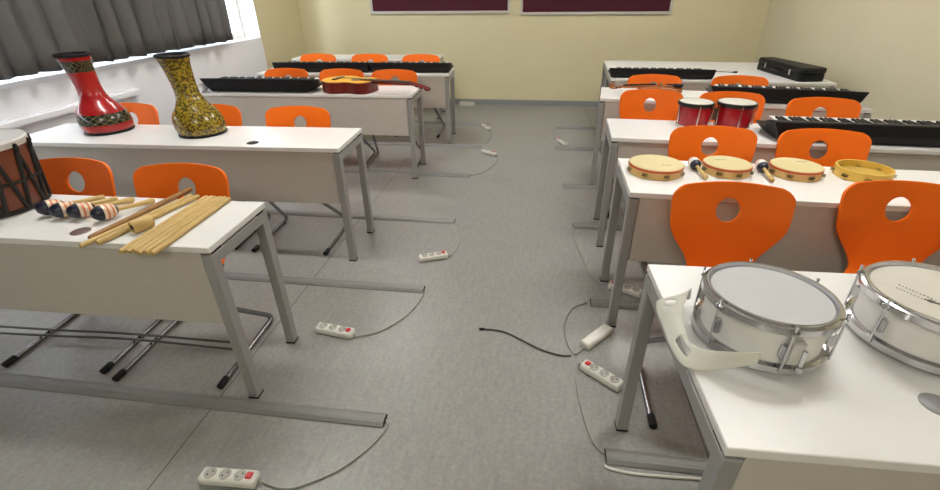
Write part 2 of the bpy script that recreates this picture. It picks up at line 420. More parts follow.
# ------------------------------------------------------------------ desks
TOPZ = .75
def desk(s, x, y, yaw, L, D, label, group, grom=None, grom_m='grommet', panel_z=.40):
    """s=+1: the desk runs from its aisle corner (x, y) towards +x, s=-1 towards -x; y is its edge facing the camera"""
    cx, cy = s * L / 2, D / 2
    ca, sa = math.cos(yaw), math.sin(yaw)
    t = thing('desk', label, 'desk', (x + ca * cx - sa * cy, y + sa * cx + ca * cy, 0), yaw, group)
    hl, hd = L / 2, D / 2
    obj('desk_top', box(new(), (0, 0, TOPZ - .0125), (L, D, .025)), 'laminate', t, mods=[BEV(.003)])
    obj('modesty_panel', box(new(), (0, -hd + .018, (panel_z + .7245) / 2), (L - .094, .018, .7245 - panel_z)), 'panel', t, mods=[BEV(.002)])
    lw, ld = .042, .046
    for sx in (-1, 1):
        px = sx * (hl - lw / 2)
        for sy in (-1, 1):
            lg = obj('leg', box(new(), (px, sy * (hd - ld / 2), .343), (lw, ld, .674)), 'grey_metal', t, mods=[BEV(.004)])
            obj('foot_pad', box(new(), (px, sy * (hd - ld / 2), .004), (lw + .002, ld + .002, .008)), 'black', lg)
        rl = obj('side_rail', box(new(), (px, 0, .6925), (lw, D, .045)), 'grey_metal', t, mods=[BEV(.004)])
        for sy in (-1, 1):
            obj('rubber_spacer', box(new(), (px, sy * (hd - .045), .720), (lw * .8, .05, .010)), 'black', rl)
    obj('cross_rail', box(new(), (0, hd - .06, .69), (L - 2 * lw, .03, .035)), 'grey_metal', t)
    if grom is not None:
        gx, gy = grom[0] - cx, grom[1] - cy
        obj('cable_grommet', lathe(new(), [(0, TOPZ + .003), (.030, TOPZ + .003), (.034, TOPZ + .001), (.034, TOPZ - .004)], 28, (gx, gy, 0)), grom_m, t)
    return t
GL, GR = 'desks along the window', 'desks along the side wall'
ROW_L = ['window-side front desk carrying maracas, wooden sticks and a laced drum',
         'window-side second desk carrying the red and the yellow goblet drums',
         'window-side third desk carrying a keyboard and the acoustic guitar',
         'window-side fourth desk with two black keyboards along its edge',
         'white desk behind the last orange chairs, at the back on the window side']
TL = [(-1.115, 1.266, .026, 1.95, .40), (-1.098, 2.419, .038, 2.10, .44), (-1.047, 3.90, .031, 2.0, .44),
      (-.924, 4.992, .038, 2.12, .46), (-1.27, 6.12, .02, 1.95, .46)]
GRM = [(-.565, .075), (-.552, .075), None, None, None]
for i, (x, y, a, L, D) in enumerate(TL):
    desk(-1, x, y, a, L, D, ROW_L[i], GL, GRM[i], 'grommet' if i == 0 else 'black')
ROW_R = ['wall-side front desk carrying the two white snare drums',
         'wall-side second desk carrying tambourines and two maracas',
         'wall-side third desk carrying the red bongos and a long keyboard',
         'wall-side fourth desk carrying the violin and a keyboard',
         'wall-side fifth desk with a short black keyboard on its near edge',
         'white desk pushed against the far edge of the wall-side fifth desk']
TR = [(.41, .651, .028, 1.9, .69), (.433, 1.947, -.025, 1.9, .47), (.462, 2.798, -.05, 1.9, .47), (.512, 3.925, -.13, 1.89, .48),
      (.715, 4.842, -.055, 1.97, .655), (.755, 5.512, -.055, 1.95, .64)]
GRMR = [(.486, .155), None, None, None, None, None]
for i, (x, y, a, L, D) in enumerate(TR):
    desk(1, x, y, a, L, D, ROW_R[i], GR, GRMR[i], 'grommet_grey')

# ------------------------------------------------------------------ chairs
def catmull(vals, t):
    n = len(vals) - 1; q = min(max(t * n, 0), n - 1e-6); i = int(q); f = q - i
    P = [vals[max(i - 1, 0)], vals[i], vals[i + 1], vals[min(i + 2, n)]]
    return tuple(.5 * (2 * b + (c - a) * f + (2 * a - 5 * b + 4 * c - d) * f * f + (3 * b - a - 3 * c + d) * f ** 3) for a, b, c, d in zip(*P))
PROF0 = [(-.215, .400, .180), (-.205, .423, .19), (-.165, .434, .198), (-.09, .430, .200), (0, .427, .196), (.075, .432, .190), (.125, .443, .172),
        (.165, .466, .138), (.187, .505, .119), (.204, .555, .140), (.219, .61, .178), (.233, .665, .208), (.245, .72, .219), (.262, .79, .222), (.278, .862, .222)]
PROF = [(y, z if z < .6 else .6 + (z - .6) * .97, w * (1.03 if z > .5 else 1)) for y, z, w in PROF0]
def shell_mesh():
    N = 400; raw = [catmull(PROF, k / N) for k in range(N + 1)]
    acc = [0.]
    for a, b in zip(raw, raw[1:]): acc.append(acc[-1] + math.hypot(b[0] - a[0], b[1] - a[1]))
    T = acc[-1]
    def at(s):
        s = min(max(s, 0), T); lo, hi = 0, N
        while hi - lo > 1:
            m = (lo + hi) // 2
            if acc[m] <= s: lo = m
            else: hi = m
        f = (s - acc[lo]) / max(acc[hi] - acc[lo], 1e-9)
        return tuple(a + (b - a) * f for a, b in zip(raw[lo], raw[hi]))
    sh = next(acc[k] for k in range(N) if raw[k][1] > .740)
    def width(s):
        w = at(s)[2]
        for d, r in ((T - s, .055), (s, .04)):
            if d < r: w = w - r + math.sqrt(max(r * r - (r - d) ** 2, 0))
        return w
    def P(x, s):
        k = max(0, (s - sh) / (T - sh)); s2 = s - .014 * (x / .222) ** 2 * k
        y, z, w = at(s2); q = min(max((z - .47) / .25, 0), 1); q = q * q * (3 - 2 * q)
        return Vector((x, y - .040 * (x / .222) ** 2 * q, z + .012 * (1 - q) * (x / .2) ** 2 * (1 if y < .12 else .3)))
    rows, cols = 66, 34
    # rows crowd at both rounded ends
    ss = []
    for j in range(rows + 1):
        t = j / rows; ss.append(T * (t - .045 * math.sin(2 * PI * t)))
    ss[0] = .0008; ss[-1] = T - .0008
    par = [[[(-1 + 2 * i / cols) * width(s), s] for i in range(cols + 1)] for s in ss]
    A, B = .047, .050
    ins = lambda p: (p[0] / A) ** 2 + ((p[1] - sh) / B) ** 2 < 1
    dead = set()
    for j in range(rows):
        for i in range(cols):
            c = [sum(par[j + q][i + p][k] for p in (0, 1) for q in (0, 1)) / 4 for k in (0, 1)]
            if ins(c): dead.add((j, i))
    touch = {}
    for j in range(rows):
        for i in range(cols):
            for q in (0, 1):
                for p in (0, 1): touch.setdefault((j + q, i + p), []).append((j, i) in dead)
    for (j, i), v in touch.items():
        if any(v) and not all(v):
            x, s = par[j][i]; e = math.sqrt((x / A) ** 2 + ((s - sh) / B) ** 2)
            par[j][i] = [x / e, sh + (s - sh) / e]
    b = new(); V = {}
    for j in range(rows):
        for i in range(cols):
            if (j, i) in dead: continue
            q = []
            for k in ((j, i), (j, i + 1), (j + 1, i + 1), (j + 1, i)):
                if k not in V: V[k] = b.verts.new(P(*par[k[0]][k[1]]))
                q.append(V[k])
            b.faces.new(q)
    return b
def make_chair():
    t = thing('chair', '', 'chair', (0, 0, 0), 0, 'orange shell chairs behind the desks')
    obj('seat_shell', shell_mesh(), 'orange', t, smooth=50, mods=[('SOLIDIFY', dict(thickness=.011, offset=-1)), ('BEVEL', dict(width=.003, segments=2, limit_method='ANGLE', angle_limit=.9))], fixn=True)
    r = .0125
    for s in (-1, 1):
        pts = round_path([(s * .25, -.235, r), (s * .25, .246, r), (s * .165, -.155, .398), (s * .150, .115, .412)], .055, 7)
        fr = obj('leg_frame', tube(new(), pts, r, 12), 'steel', t)
        obj('foot_cap', tube(new(), [(s * .25, -.262, r + .003), (s * .25, -.205, r + .003)], r + .003, 12), 'black', fr, mods=[BEV(.003)])
        obj('glide', box(new(), (s * .25, .17, .006), (.02, .05, .012)), 'black', fr)
    for y, z, w in ((-.1, .395, .165), (.085, .405, .152)):
        obj('cross_bar', tube(new(), [(-w, y, z), (w, y, z)], .009, 10), 'steel', t)
    return t
CH = [(-1.57, 1.545, .04, 'at the aisle end behind the window-side front desk'),
      (-2.165, 1.56, .04, 'behind the window-side front desk, between the laced drum and the aisle-end chair'),
      (-1.58, 2.715, .03, 'at the aisle end behind the desk with the goblet drums'),
      (-2.225, 2.72, .03, 'half hidden behind the yellow goblet drum'),
      (-2.84, 2.70, .05, 'behind the second desk, between the red and yellow goblet drums'),
      (-1.372, 4.325, .03, 'behind the guitar neck, at the aisle end of its desk'),
      (-1.91, 4.335, .03, 'behind the amber guitar body on the third desk'),
      (-2.49, 4.335, .03, 'behind the long keyboard that lies beside the guitar'),
      (-1.375, 5.48, .03, 'in the rearmost window-side row, at its aisle end'),
      (-2.012, 5.49, .03, 'in the rearmost window-side row, the middle of three'),
      (-2.664, 5.48, .03, 'in the rearmost window-side row, at its window end'),
      (.79, 1.575, -.02, 'directly behind the snare drum that has the white strap'),
      (1.455, 1.66, -.06, 'behind the snare drum with the printed mark on its head'),
      (.98, 2.455, -.03, 'behind the tambourines, at the aisle end of their desk'),
      (1.542, 2.445, -.03, 'behind the tambourines, in front of the long keyboard'),
      (.855, 3.50, -.04, 'beside the red bongos, hiding most of the violin'),
      (1.41, 3.46, -.04, 'straight behind the red bongos'),
      (1.95, 3.30, -.06, 'against the keyboard of the fourth desk, wall end of its row'),
      (1.015, 4.20, -.05, 'right behind the violin on the fourth desk'),
      (1.72, 4.19, -.05, 'in front of the violin case, behind the fourth desk keyboard')]
proto = make_chair()
for i, (x, y, a, where) in enumerate(CH):
    c = proto if i == 0 else copy_tree(proto)
    c.location = (x, y, 0); c.rotation_euler = (0, 0, a)
    c['label'] = 'orange chair ' + where

# ------------------------------------------------------------------ cable ducts on the floor
def duct(x0, x1, y, label):
    """half-round aluminium floor duct; x0 is the open end in the aisle"""
    s = 1 if x1 > x0 else -1; L = abs(x1 - x0)
    t = thing('cable_duct', label, 'cable duct', (x0, y, 0), 0, 'aluminium cable ducts across the floor')
    sec = [(-.036, 0), (-.034, .006), (-.022, .017), (-.010, .0205), (-.008, .019), (.008, .019), (.010, .0205), (.022, .017), (.034, .006), (.036, 0)]
    b = new(); A = [b.verts.new((0, p, q)) for p, q in sec]; B = [b.verts.new((s * L, p, q)) for p, q in sec]
    n = len(sec)
    for k in range(n): b.faces.new((A[k], A[(k + 1) % n], B[(k + 1) % n], B[k]))
    b.faces.new(A); b.faces.new(B[::-1])
    obj('cover', b, 'alu', t, smooth=20)
    e = new(); A = [e.verts.new((-s * .0015, p * .86, q * .8 + .001)) for p, q in sec]; B = [e.verts.new((s * .01, p * .86, q * .8 + .001)) for p, q in sec]
    for k in range(n): e.faces.new((A[k], A[(k + 1) % n], B[(k + 1) % n], B[k]))
    e.faces.new(A); e.faces.new(B[::-1])
    obj('open_end', e, 'black', t)
for (x, y, w) in [(-.535, 1.222, 'under the front edge of the window-side front desk'), (-.585, 2.155, 'on the floor before the goblet drum desk'),
                  (-.555, 3.062, 'on the floor behind the goblet drum desk'), (-.57, 4.02, 'passing under the guitar desk'),
                  (-.567, 4.93, 'before the window-side fourth desk'), (-.592, 5.88, 'on the floor behind the window-side fourth desk')]:
    duct(x, -2.9 if y < 2 or 4.5 < y < 5.5 else -3.35, y, 'long grey floor duct ' + w)
for (x, y, w) in [(.335, 1.172, 'passing under the snare drum desk'), (.366, 2.145, 'passing under the tambourine desk'),
                  (.323, 3.09, 'passing under the bongo desk'), (.284, 3.872, 'at the foot of the violin desk'),
                  (.244, 4.96, 'passing under the wall-side fifth desk'), (.267, 5.82, 'under the rearmost wall-side desk')]:
    duct(x, 1.6 if 3 < y < 3.5 else 2.2, y, 'grey floor duct ' + w)

# ------------------------------------------------------------------ power strips and cables
def strip(pa, pb, label, cable, faces=3, loops=(), L=None, roll=0):
    """pa = far end, pb = end with the switch and the cable; cable = floor points in the room"""
    A, B = Vector((*pa, 0)), Vector((*pb, 0)); c = (A + B) / 2; d = B - A
    rz = math.atan2(d.y, d.x); L = L or d.length
    t = thing('power_strip', label, 'power strip', c, rz, 'white power strips on the floor')
    w, h = .056, .038
    b = new(); box(b, (0, 0, h / 2), (L, w, h)); obj('casing', b, 'white_plastic', t, mods=[BEV(.011)])
    if faces:
        step = (L - .045) / (faces + 0)
        for k in range(faces):
            x = -L / 2 + .012 + step * (k + .5)
            so = obj('socket', lathe(new(), [(.021, h - .001), (.021, h + .002), (.018, h + .002), (.016, h + .0006), (0, h + .0006)], 24, (x, 0, 0)), 'socket', t)
            bb = new()
            for q in (-1, 1): lathe(bb, [(.0028, h), (.0028, h + .0016), (0, h + .0016)], 10, (x + q * .0068, q * .0068, 0))
            obj('pin_hole', bb, 'black', so)
        obj('switch', box(new(), (L / 2 - .026, 0, h + .003), (.024, .026, .008), bev=.003), 'red_switch', t)
    inv = (Matrix.Translation(c) @ Matrix.Rotation(rz, 4, 'Z')).inverted()
    b = new()
    u = d.normalized()
    start = c + u * (L / 2 - .004)
    pts = [Vector((start.x, start.y, .016)), Vector((start.x + u.x * .02, start.y + u.y * .02, .010))] + [Vector((x, y, .0055)) for x, y in cable]
    tube(b, [inv @ p for p in smooth_path(pts, 6)], .0042, 8)
    obj('cable', b, 'cable', t)
    return t
strip((-1.116, .893), (-.905, .903), 'white power strip with red switch on the floor before the whole window-side row',
      [(-.82, .893), (-.75, .908), (-.635, .99), (-.551, 1.103), (-.518, 1.195), (-.53, 1.222)])
strip((-1.052, 1.734), (-.846, 1.705), 'white power strip with red switch beside the rear leg of the window-side front desk',
      [(-.727, 1.759), (-.634, 1.886), (-.588, 2.018), (-.577, 2.135)])
strip((-.684, 2.472), (-.519, 2.543), 'white power strip on the aisle floor beside the goblet drum desk',
      [(-.48, 2.60), (-.472, 2.72), (-.482, 2.88), (-.545, 3.05)], L=.185)
strip((-.532, 4.75), (-.385, 4.63), 'white power strip on the aisle floor beside the window-side fourth desk',
      [(-.350, 4.5), (-.391, 4.298), (-.469, 4.122), (-.56, 4.03)], L=.19)
strip((-.65, 5.80), (-.555, 5.62), 'white power strip at the aisle end of the farthest window-side floor duct',
      [(-.51, 5.45), (-.495, 5.25), (-.555, 4.95)], L=.2)
strip((.358, 5.05), (.275, 5.235), 'white power strip between the two farthest floor ducts on the wall side',
      [(.235, 5.35), (.215, 5.5), (.228, 5.70), (.262, 5.80)], L=.2)
strip((.655, 2.235), (.485, 2.318), 'white power strip half behind the aisle leg of the tambourine desk',
      [(.425, 2.35), (.385, 2.44), (.365, 2.587), (.329, 2.834), (.32, 3.06)], L=.19)
strip((.438, 1.918), (.297, 1.757), 'plain white power strip with no red switch at the tambourine desk foot',
      [(.252, 1.715), (.222, 1.80), (.212, 1.90), (.224, 1.99), (.268, 2.085), (.345, 2.14)], faces=0, L=.205)
strip((.433, 1.519), (.291, 1.63), 'white power strip with red switch on the floor beside the snare drum desk leg',
      [(.262, 1.64), (.25, 1.551), (.262, 1.383), (.293, 1.231), (.33, 1.18)], L=.2)
def cable(pts, r, m, label, z=None):
    b = tube(new(), smooth_path([(x, y, z or r + .001) for x, y in pts], 8), r, 8)
    o = obj('cable', b, m); return tag(o, label, 'cable')
c = cable([(-.208, 1.84), (-.15, 1.843), (-.088, 1.831), (-.01, 1.787), (.089, 1.726), (.184, 1.696), (.235, 1.70)], .0045, 'cable_dark', 'loose dark cable end lying alone out in the middle of the aisle')
obj('plug_tip', tube(new(), [(-.222, 1.838, .0065), (-.196, 1.842, .0065)], .0068, 8), 'black', c)
cable([(.325, 1.128), (.35, 1.118), (.418, 1.11), (.527, 1.112), (.66, 1.118), (.8, 1.12)], .005, 'white_plastic', 'pale cable running along the floor duct under the snare drum desk')
cable([(-2.9, 1.512), (-2.363, 1.531), (-1.95, 1.551), (-1.40, 1.555)], .006, 'cable_dark', 'dark cable on the floor under the window-side front desk, rear of a pair', z=.0335)
cable([(-2.9, 1.458), (-2.32, 1.49), (-1.927, 1.514), (-1.382, 1.51)], .006, 'cable_dark', 'dark cable on the floor under the window-side front desk, front of a pair', z=.0335)

# ------------------------------------------------------------------ goblet drums standing on their heads
def goblet(x, y, m, label, rz=0):
    t = thing('goblet_drum', label, 'drum', (x, y, TOPZ), rz, 'goblet drums standing upside down')
    prof = [(.134, .012), (.140, .030), (.145, .055), (.143, .080), (.136, .108), (.122, .136), (.103, .162), (.085, .187), (.0735, .212),
            (.068, .240), (.067, .270), (.069, .305), (.073, .345), (.078, .385), (.085, .415), (.0895, .432)]
    prof = [(r_, z_ * 1.05 if z_ > .05 else z_) for r_, z_ in prof]
    def lean(bm):                                        # hand-turned and slightly out of true: the neck leans to one side
        for v in bm.verts: v.co.x -= .13 * max(v.co.z - .02, 0)
        return bm
    obj('body', lean(lathe(new(), prof, 64)), m, t, smooth=60)
    obj('head_rim', lathe(new(), [(0, .001), (.132, .001), (.139, .005), (.139, .015), (.134, .0185)], 64), 'black', t)
    obj('foot_rim', lean(lathe(new(), [(.0885, .450), (.0945, .454), (.0955, .464), (.089, .470), (.080, .469), (.073, .42), (.060, .31), (0, .27)], 64)), 'black', t)
    return t
goblet(-2.75, 2.64, 'goblet_red', 'red goblet drum with dark zigzag bands standing on the window-side second desk')
goblet(-2.085, 2.64, 'goblet_yellow', 'mottled olive yellow goblet drum standing on the window-side second desk')

# ------------------------------------------------------------------ laced drum at the end of the front desk
t = thing('laced_drum', 'brown drum with black rope lacing on the window-side front desk', 'drum', (-2.228, 1.492, TOPZ))
R0, R1, H = .163, .184, .285
rad = lambda z: R0 + (R1 - R0) * z / H
obj('shell', lathe(new(), [(0, .002), (R0 - .008, .002), (R0, .006), (rad(.1), .1), (rad(.2), .2), (R1 - .004, H - .03), (R1 - .004, H - .005)], 56), 'djembe_wood', t)
obj('hoop', lathe(new(), [(R1 - .004, H - .030), (R1 + .003, H - .028), (R1 + .004, H - .006), (R1 - .001, H), (R1 - .008, H - .003)], 56), 'hoop_white', t)
obj('drum_skin', lathe(new(), [(R1 - .006, H - .003), (R1 - .015, H - .004), (0, H - .0035)], 56), 'skin_white', t)
b = new(); nl = 13
for k in range(nl):
    a0 = 2 * PI * (k + .3) / nl
    for da in (-.5, .5):
        a1 = a0 + da * 2 * PI / nl * .9; pts = []
        for q in range(9):
            f = q / 8; z = H - .045 - f * (H - .055); a = a0 + (a1 - a0) * f; r = rad(z) + .004
            pts.append((r * math.cos(a), r * math.sin(a), z))
        tube(b, pts, .0078, 7)
obj('rope_lacing', b, 'black_matte', t)
b = new()
for z in (.125, .012):
    lathe(b, [(rad(z) - .002, z - .006), (rad(z) + .009, z - .004), (rad(z) + .009, z + .004), (rad(z) - .002, z + .006)], 56)
obj('rope_ring', b, 'black_matte', t)
for k in range(nl):
    a = 2 * PI * (k + .3) / nl
    bb = box(new(), ((R1 + .006) * math.cos(a), (R1 + .006) * math.sin(a), H - .032), (.014, .016, .036), a, bev=.004)
    obj('rope_loop', bb, 'black_matte', t)

# ------------------------------------------------------------------ maracas
def maraca_proto(m, k_=1.):
    t = thing('maraca', '', 'maraca', (0, 0, 0), 0)
    prof = [(0, -.050)] + [(.033 * math.sin(PI * k / 16) ** .9, -.050 * math.cos(PI * k / 16)) for k in range(1, 15)] + [(.0105, .0475)]
    obj('rattle_head', lathe(new(), prof, 32), m, t, smooth=60)
    obj('handle', lathe(new(), [(.0105, .044), (.0085, .06), (.0095, .11), (.0125, .165), (.0135, .185), (.010, .193), (0, .195)], 20), 'stick', t, smooth=60)
    return t
def lay(o, head, tail, k):
    """lay a maraca so that its rattle rests at 'head' and its handle end at 'tail' on the desk"""
    d = Vector((tail[0] - head[0], tail[1] - head[1], 0)).normalized()
    tilt = math.asin((.033 - .0135) / .185)
    axis = (d * math.cos(tilt) - Vector((0, 0, 1)) * math.sin(tilt))
    o.rotation_mode = 'QUATERNION'
    o.rotation_quaternion = axis.to_track_quat('Z', 'Y')
    o.location = (head[0], head[1], TOPZ + .0342 * k + .001); o.scale = (k, k, k)
MG = 'striped maracas on the window-side front desk'
ml = [((-1.922, 1.448), (-1.835, 1.60), 'striped navy maraca touching the laced drum on the front desk'),
      ((-1.848, 1.436), (-1.755, 1.60), 'striped navy maraca second from the laced drum'),
      ((-1.772, 1.438), (-1.680, 1.60), 'striped navy maraca third from the laced drum, close beside the second'),
      ((-1.660, 1.430), (-1.590, 1.59), 'striped navy maraca lying alone beside the bundle of sticks')]
p = maraca_proto('maraca')
for i, (h, tl, lab) in enumerate(ml):
    o = p if i == 0 else copy_tree(p)
    lay(o, h, tl, .95); tag(o, lab, 'maraca', MG)
p = maraca_proto('maraca_pale')
for i, (h, tl, lab) in enumerate([((.786, 2.285), (.798, 2.15), 'pale capped maraca between the two tambourines nearest the aisle'),
                                  ((1.094, 2.285), (1.086, 2.15), 'pale capped maraca between the middle and the third red-edged tambourines')]):
    o = p if i == 0 else copy_tree(p)
    lay(o, h, tl, .82); tag(o, lab, 'maraca', 'pale capped maracas among the tambourines')

# ------------------------------------------------------------------ sticks on the front desk
def rod(a, b_, r, m, name, label, group, za=None, zb=None, cat='stick', taper=1.):
    A = Vector((a[0], a[1], za if za is not None else TOPZ + r + .0005)); B = Vector((b_[0], b_[1], zb if zb is not None else TOPZ + r + .0005))
    c = (A + B) / 2; d = B - A
    pts = [A - c, A - c + d * .02, B - c - d * .02, B - c]
    o = obj(name, tube(new(), pts, [r * .8, r, r * taper, r * .8 * taper], 12), m, loc=c)
    return tag(o, label, cat, group)
SG = 'wooden sticks on the window-side front desk'
rod((-1.580, 1.265), (-1.520, 1.74), .0105, 'stick_brown', 'wooden_stick', 'dark brown wooden stick beside the lone maraca', SG)
rod((-1.562, 1.208), (-1.466, 1.672), .0095, 'stick', 'wooden_stick', 'pale stick beside the dark brown stick, overhanging the desk edge', SG)
rod((-1.520, 1.235), (-1.432, 1.672), .011, 'stick', 'wooden_stick', 'thick pale stick beside the hollow wooden tone block', SG, taper=.8)
six = [(-1.384, 1.186, -1.388, 1.664), (-1.362, 1.192, -1.368, 1.668), (-1.339, 1.196, -1.348, 1.662), (-1.316, 1.188, -1.327, 1.667), (-1.290, 1.192, -1.304, 1.664), (-1.266, 1.190, -1.282, 1.66)]
wh = ['edge of the parallel bundle beside the tone block', 'second stick of the parallel bundle, counted from the tone block', 'third stick of the parallel bundle, counted from the tone block',
      'fourth stick of the parallel bundle, counted from the tone block', 'fifth stick of the parallel bundle, counted from the tone block', 'outermost stick of the parallel bundle, on the aisle side']
for k, (x0, y0, x1, y1) in enumerate(six):
    rod((x0, y0), (x1, y1), .0098 if k % 2 else .0108, 'stick', 'wooden_stick', 'pale wooden stick, ' + wh[k], SG)
t = thing('tone_block', 'hollow pale wooden tone block lying among the sticks', 'percussion block', (-1.444, 1.362, TOPZ + .0275), 0)
t.rotation_mode = 'QUATERNION'; t.rotation_quaternion = Vector((.42, 1, 0)).to_track_quat('Z', 'Y')
obj('barrel', lathe(new(), [(.012, -.026), (.012, -.035), (.022, -.036), (.026, -.030), (.027, 0), (.026, .030), (.022, .036), (0, .036)], 28), 'stick', t)
obj('hollow', lathe(new(), [(.0121, -.0355), (.0115, -.020), (0, -.018)], 20), 'black_matte', t)

# ------------------------------------------------------------------ snare drums
def snare(x, y, R, H, label, rz, skin, tilt=(0, 0)):
    t = thing('snare_drum', label, 'drum', (x, y, TOPZ + .009), rz, 'white snare drums on the wall-side front desk')
    t.rotation_euler = (tilt[0], tilt[1], rz)
    obj('shell', lathe(new(), [(R - .008, .012), (R - .005, .014), (R - .005, H - .014), (R - .008, H - .012)], 72), 'pearl', t)
    hoop = lambda z0, z1: [(R - .006, z0 + .004), (R + .006, z0), (R + .011, z0 + .004), (R + .011, z1 - .006), (R + .004, z1 - .003), (R + .004, z1 + .002), (R - .002, z1 + .002), (R - .004, z1 - .008), (R - .006, z0 + .004)]
    obj('rim_hoop', lathe(new(), hoop(H - .022, H + .004), 72), 'chrome', t)
    obj('rim_hoop', lathe(new(), [(R - .006, .004), (R + .011, 0), (R + .012, .018), (R + .003, .023), (R - .006, .020)], 72), 'chrome', t)
    obj('batter_head', lathe(new(), [(R - .003, H - .012), (R - .008, H - .003), (R - .02, H - .002), (0, H - .002)], 72), skin, t)
    n = 6
    for k in range(n):
        a = 2 * PI * k / n + .35
        ca, sa = math.cos(a), math.sin(a)
        lg = obj('lug', box(new(), ((R + .002) * ca, (R + .002) * sa, H * .47), (.018, .020, .044), a, bev=.006), 'chrome', t)
        rr = R + .0145
        obj('tension_rod', tube(new(), [(rr * ca, rr * sa, .006), (rr * ca, rr * sa, H + .002), (rr * ca, rr * sa, H + .010)], [.0028, .0028, .0045], 8), 'chrome', lg)
        obj('claw', box(new(), ((R + .010) * ca, (R + .010) * sa, H - .010), (.018, .022, .014), a, bev=.004), 'chrome', lg)
    # throw-off lever and butt plate on the side that faces the room
    a = -1.62; ca, sa = math.cos(a), math.sin(a)
    th = obj('throw_off', box(new(), ((R + .006) * ca, (R + .006) * sa, H * .50), (.022, .034, .062), a, bev=.004), 'hoop_white', t)
    obj('lever', tube(new(), [((R + .022) * ca + .012, (R + .022) * sa, H * .25), ((R + .022) * ca + .012, (R + .022) * sa, H * .62)], .005, 10), 'chrome', th)
    obj('lever_knob', lathe(new(), [(0, -.008), (.008, -.006), (.008, .006), (0, .008)], 14, ((R + .022) * ca + .012, (R + .022) * sa, H * .23)), 'chrome', th)
    return t
S1 = snare(.592, 1.006, .139, .126, 'white snare drum with a plain grey head and a white strap beside it', .1, 'skin_white', (-.035, .015))
S2 = snare(1.006, 1.052, .152, .122, 'white snare drum with a small printed mark on its cream head', -.02, 'skin_cream', (-.02, 0))
# printed mark on the second head: two lines of slanting script and a dark blot
b = new(); zt = .122 - .0012; rnd = random.Random(3)
for k in range(11):
    f = k / 10; x0 = -.078 + .040 * f; y0 = .036 - .062 * f
    box(b, (x0, y0, zt), (.0036, .0012, .0006), rnd.uniform(-1.6, 1.2)); box(b, (x0 + .002, y0 + .002, zt), (.0011, .0042, .0006), rnd.uniform(-.9, .9))
    if k < 8: box(b, (x0 - .014, y0 - .016, zt), (.0034, .0011, .0006), rnd.uniform(-1.5, 1.3)); box(b, (x0 - .014, y0 - .014, zt), (.0010, .0034, .0006), rnd.uniform(-.8, .8))
lathe(b, [(.0075, zt - .0003), (.0075, zt + .0005), (0, zt + .0005)], 16, (-.050, -.031, 0))
box(b, (-.042, -.038, zt), (.014, .008, .0006), -.5); box(b, (-.056, -.026, zt), (.010, .005, .0006), -.7)
obj('printed_mark', b, 'ink', S2)

# white carrying strap looped beside the first snare
b = new()
pl = smooth_path([(.522, .842, .800), (.482, .846, .782), (.442, .848, .766), (.408, .852, .757), (.376, .872, .757), (.364, .93, .757), (.364, 1.00, .757), (.362, 1.07, .757), (.375, 1.125, .758), (.420, 1.135, .760), (.462, 1.125, .768)], 8)
ph = smooth_path([(.524, .842, .838), (.484, .853, .824), (.447, .872, .806), (.424, .892, .792), (.406, .915, .787), (.402, .955, .790), (.404, .995, .796), (.412, 1.03, .806), (.424, 1.055, .815), (.434, 1.080, .822), (.446, 1.098, .828)], 8)
nw = 6; rows = []
for p0, p1 in zip(pl, ph):
    rows.append([b.verts.new(p0.lerp(p1, k / nw) + Vector((0, 0, .006 * math.sin(PI * k / nw)))) for k in range(nw + 1)])
for i, (a, c) in enumerate(zip(rows, rows[1:])):
    for k in range(nw):
        if k in (2, 3) and (i in range(30, 40) or i in range(58, 63)): continue   # slots punched in the strap
        b.faces.new((a[k], a[k + 1], c[k + 1], c[k]))
o = obj('carrying_strap', b, 'strap', smooth=70, mods=[('SOLIDIFY', dict(thickness=.003, offset=0)), ('SUBSURF', dict(levels=1, render_levels=1))])
tag(o, 'white slotted strap looped on the desk corner beside the plain-headed snare drum', 'strap')

# ------------------------------------------------------------------ tambourines
def tambourine(x, y, R, label, rz, skin='skin', wood='birch', red=True, up=True, mark=(.03, -.03)):
    H = .046
    t = thing('tambourine', label, 'tambourine', (x, y, TOPZ + .001), rz, 'tambourines on the wall-side second desk')
    obj('hoop', lathe(new(), [(R - .008, 0), (R, 0), (R + .0005, H * .5), (R, H - .002), (R - .008, H - .002), (R - .008, 0)], 64), wood, t)
    if up:
        sk = obj('drum_skin', lathe(new(), [(R - .001, H - .003), (R - .002, H - .0005), (R - .02, H), (0, H)], 64), skin, t)
        b = new(); rn = random.Random(int(x * 100))
        for k in range(5):
            box(b, (mark[0] + (k - 2) * .011, mark[1] + rn.uniform(-.004, .004), H + .0004), (.009, .005 + .004 * (k % 2), .0006), rn.uniform(-.7, .7))
        obj('printed_mark', b, 'ink_soft', sk)
    else:
        obj('drum_skin', lathe(new(), [(R - .009, .014), (0, .013), (0, .010), (R - .009, .010)], 64), skin, t)
    if red:
        obj('red_band', lathe(new(), [(R - .001, H - .0125), (R + .0022, H - .0125), (R + .0022, H - .004), (R - .001, H - .003)], 64), 'red_trim', t)
    n = 8
    for k in range(n):
        a = 2 * PI * k / n + .2
        c = (R * math.cos(a), R * math.sin(a), 0)
        m = Matrix.Translation((c[0], c[1], H * .42)) @ Matrix.Rotation(a, 4, 'Z') @ Matrix.Rotation(0, 4, 'X')
        bb = new()
        for dz in (-.004, .004):
            lathe(bb, [(0, dz + .0015), (.006, dz + .0015), (.015, dz), (.015, dz - .0012), (.006, dz - .0012), (0, dz - .0012)], 18, mtx=m)
        obj('jingle', bb, 'brass', t)
        # slot frame around the jingle
    return t
tambourine(.592, 2.225, .124, 'red-edged cream tambourine at the aisle corner of the desk', 0, mark=(.038, -.038))
tambourine(.928, 2.262, .106, 'red-edged cream tambourine in the middle, between the two maracas', 0, mark=(-.022, .035))
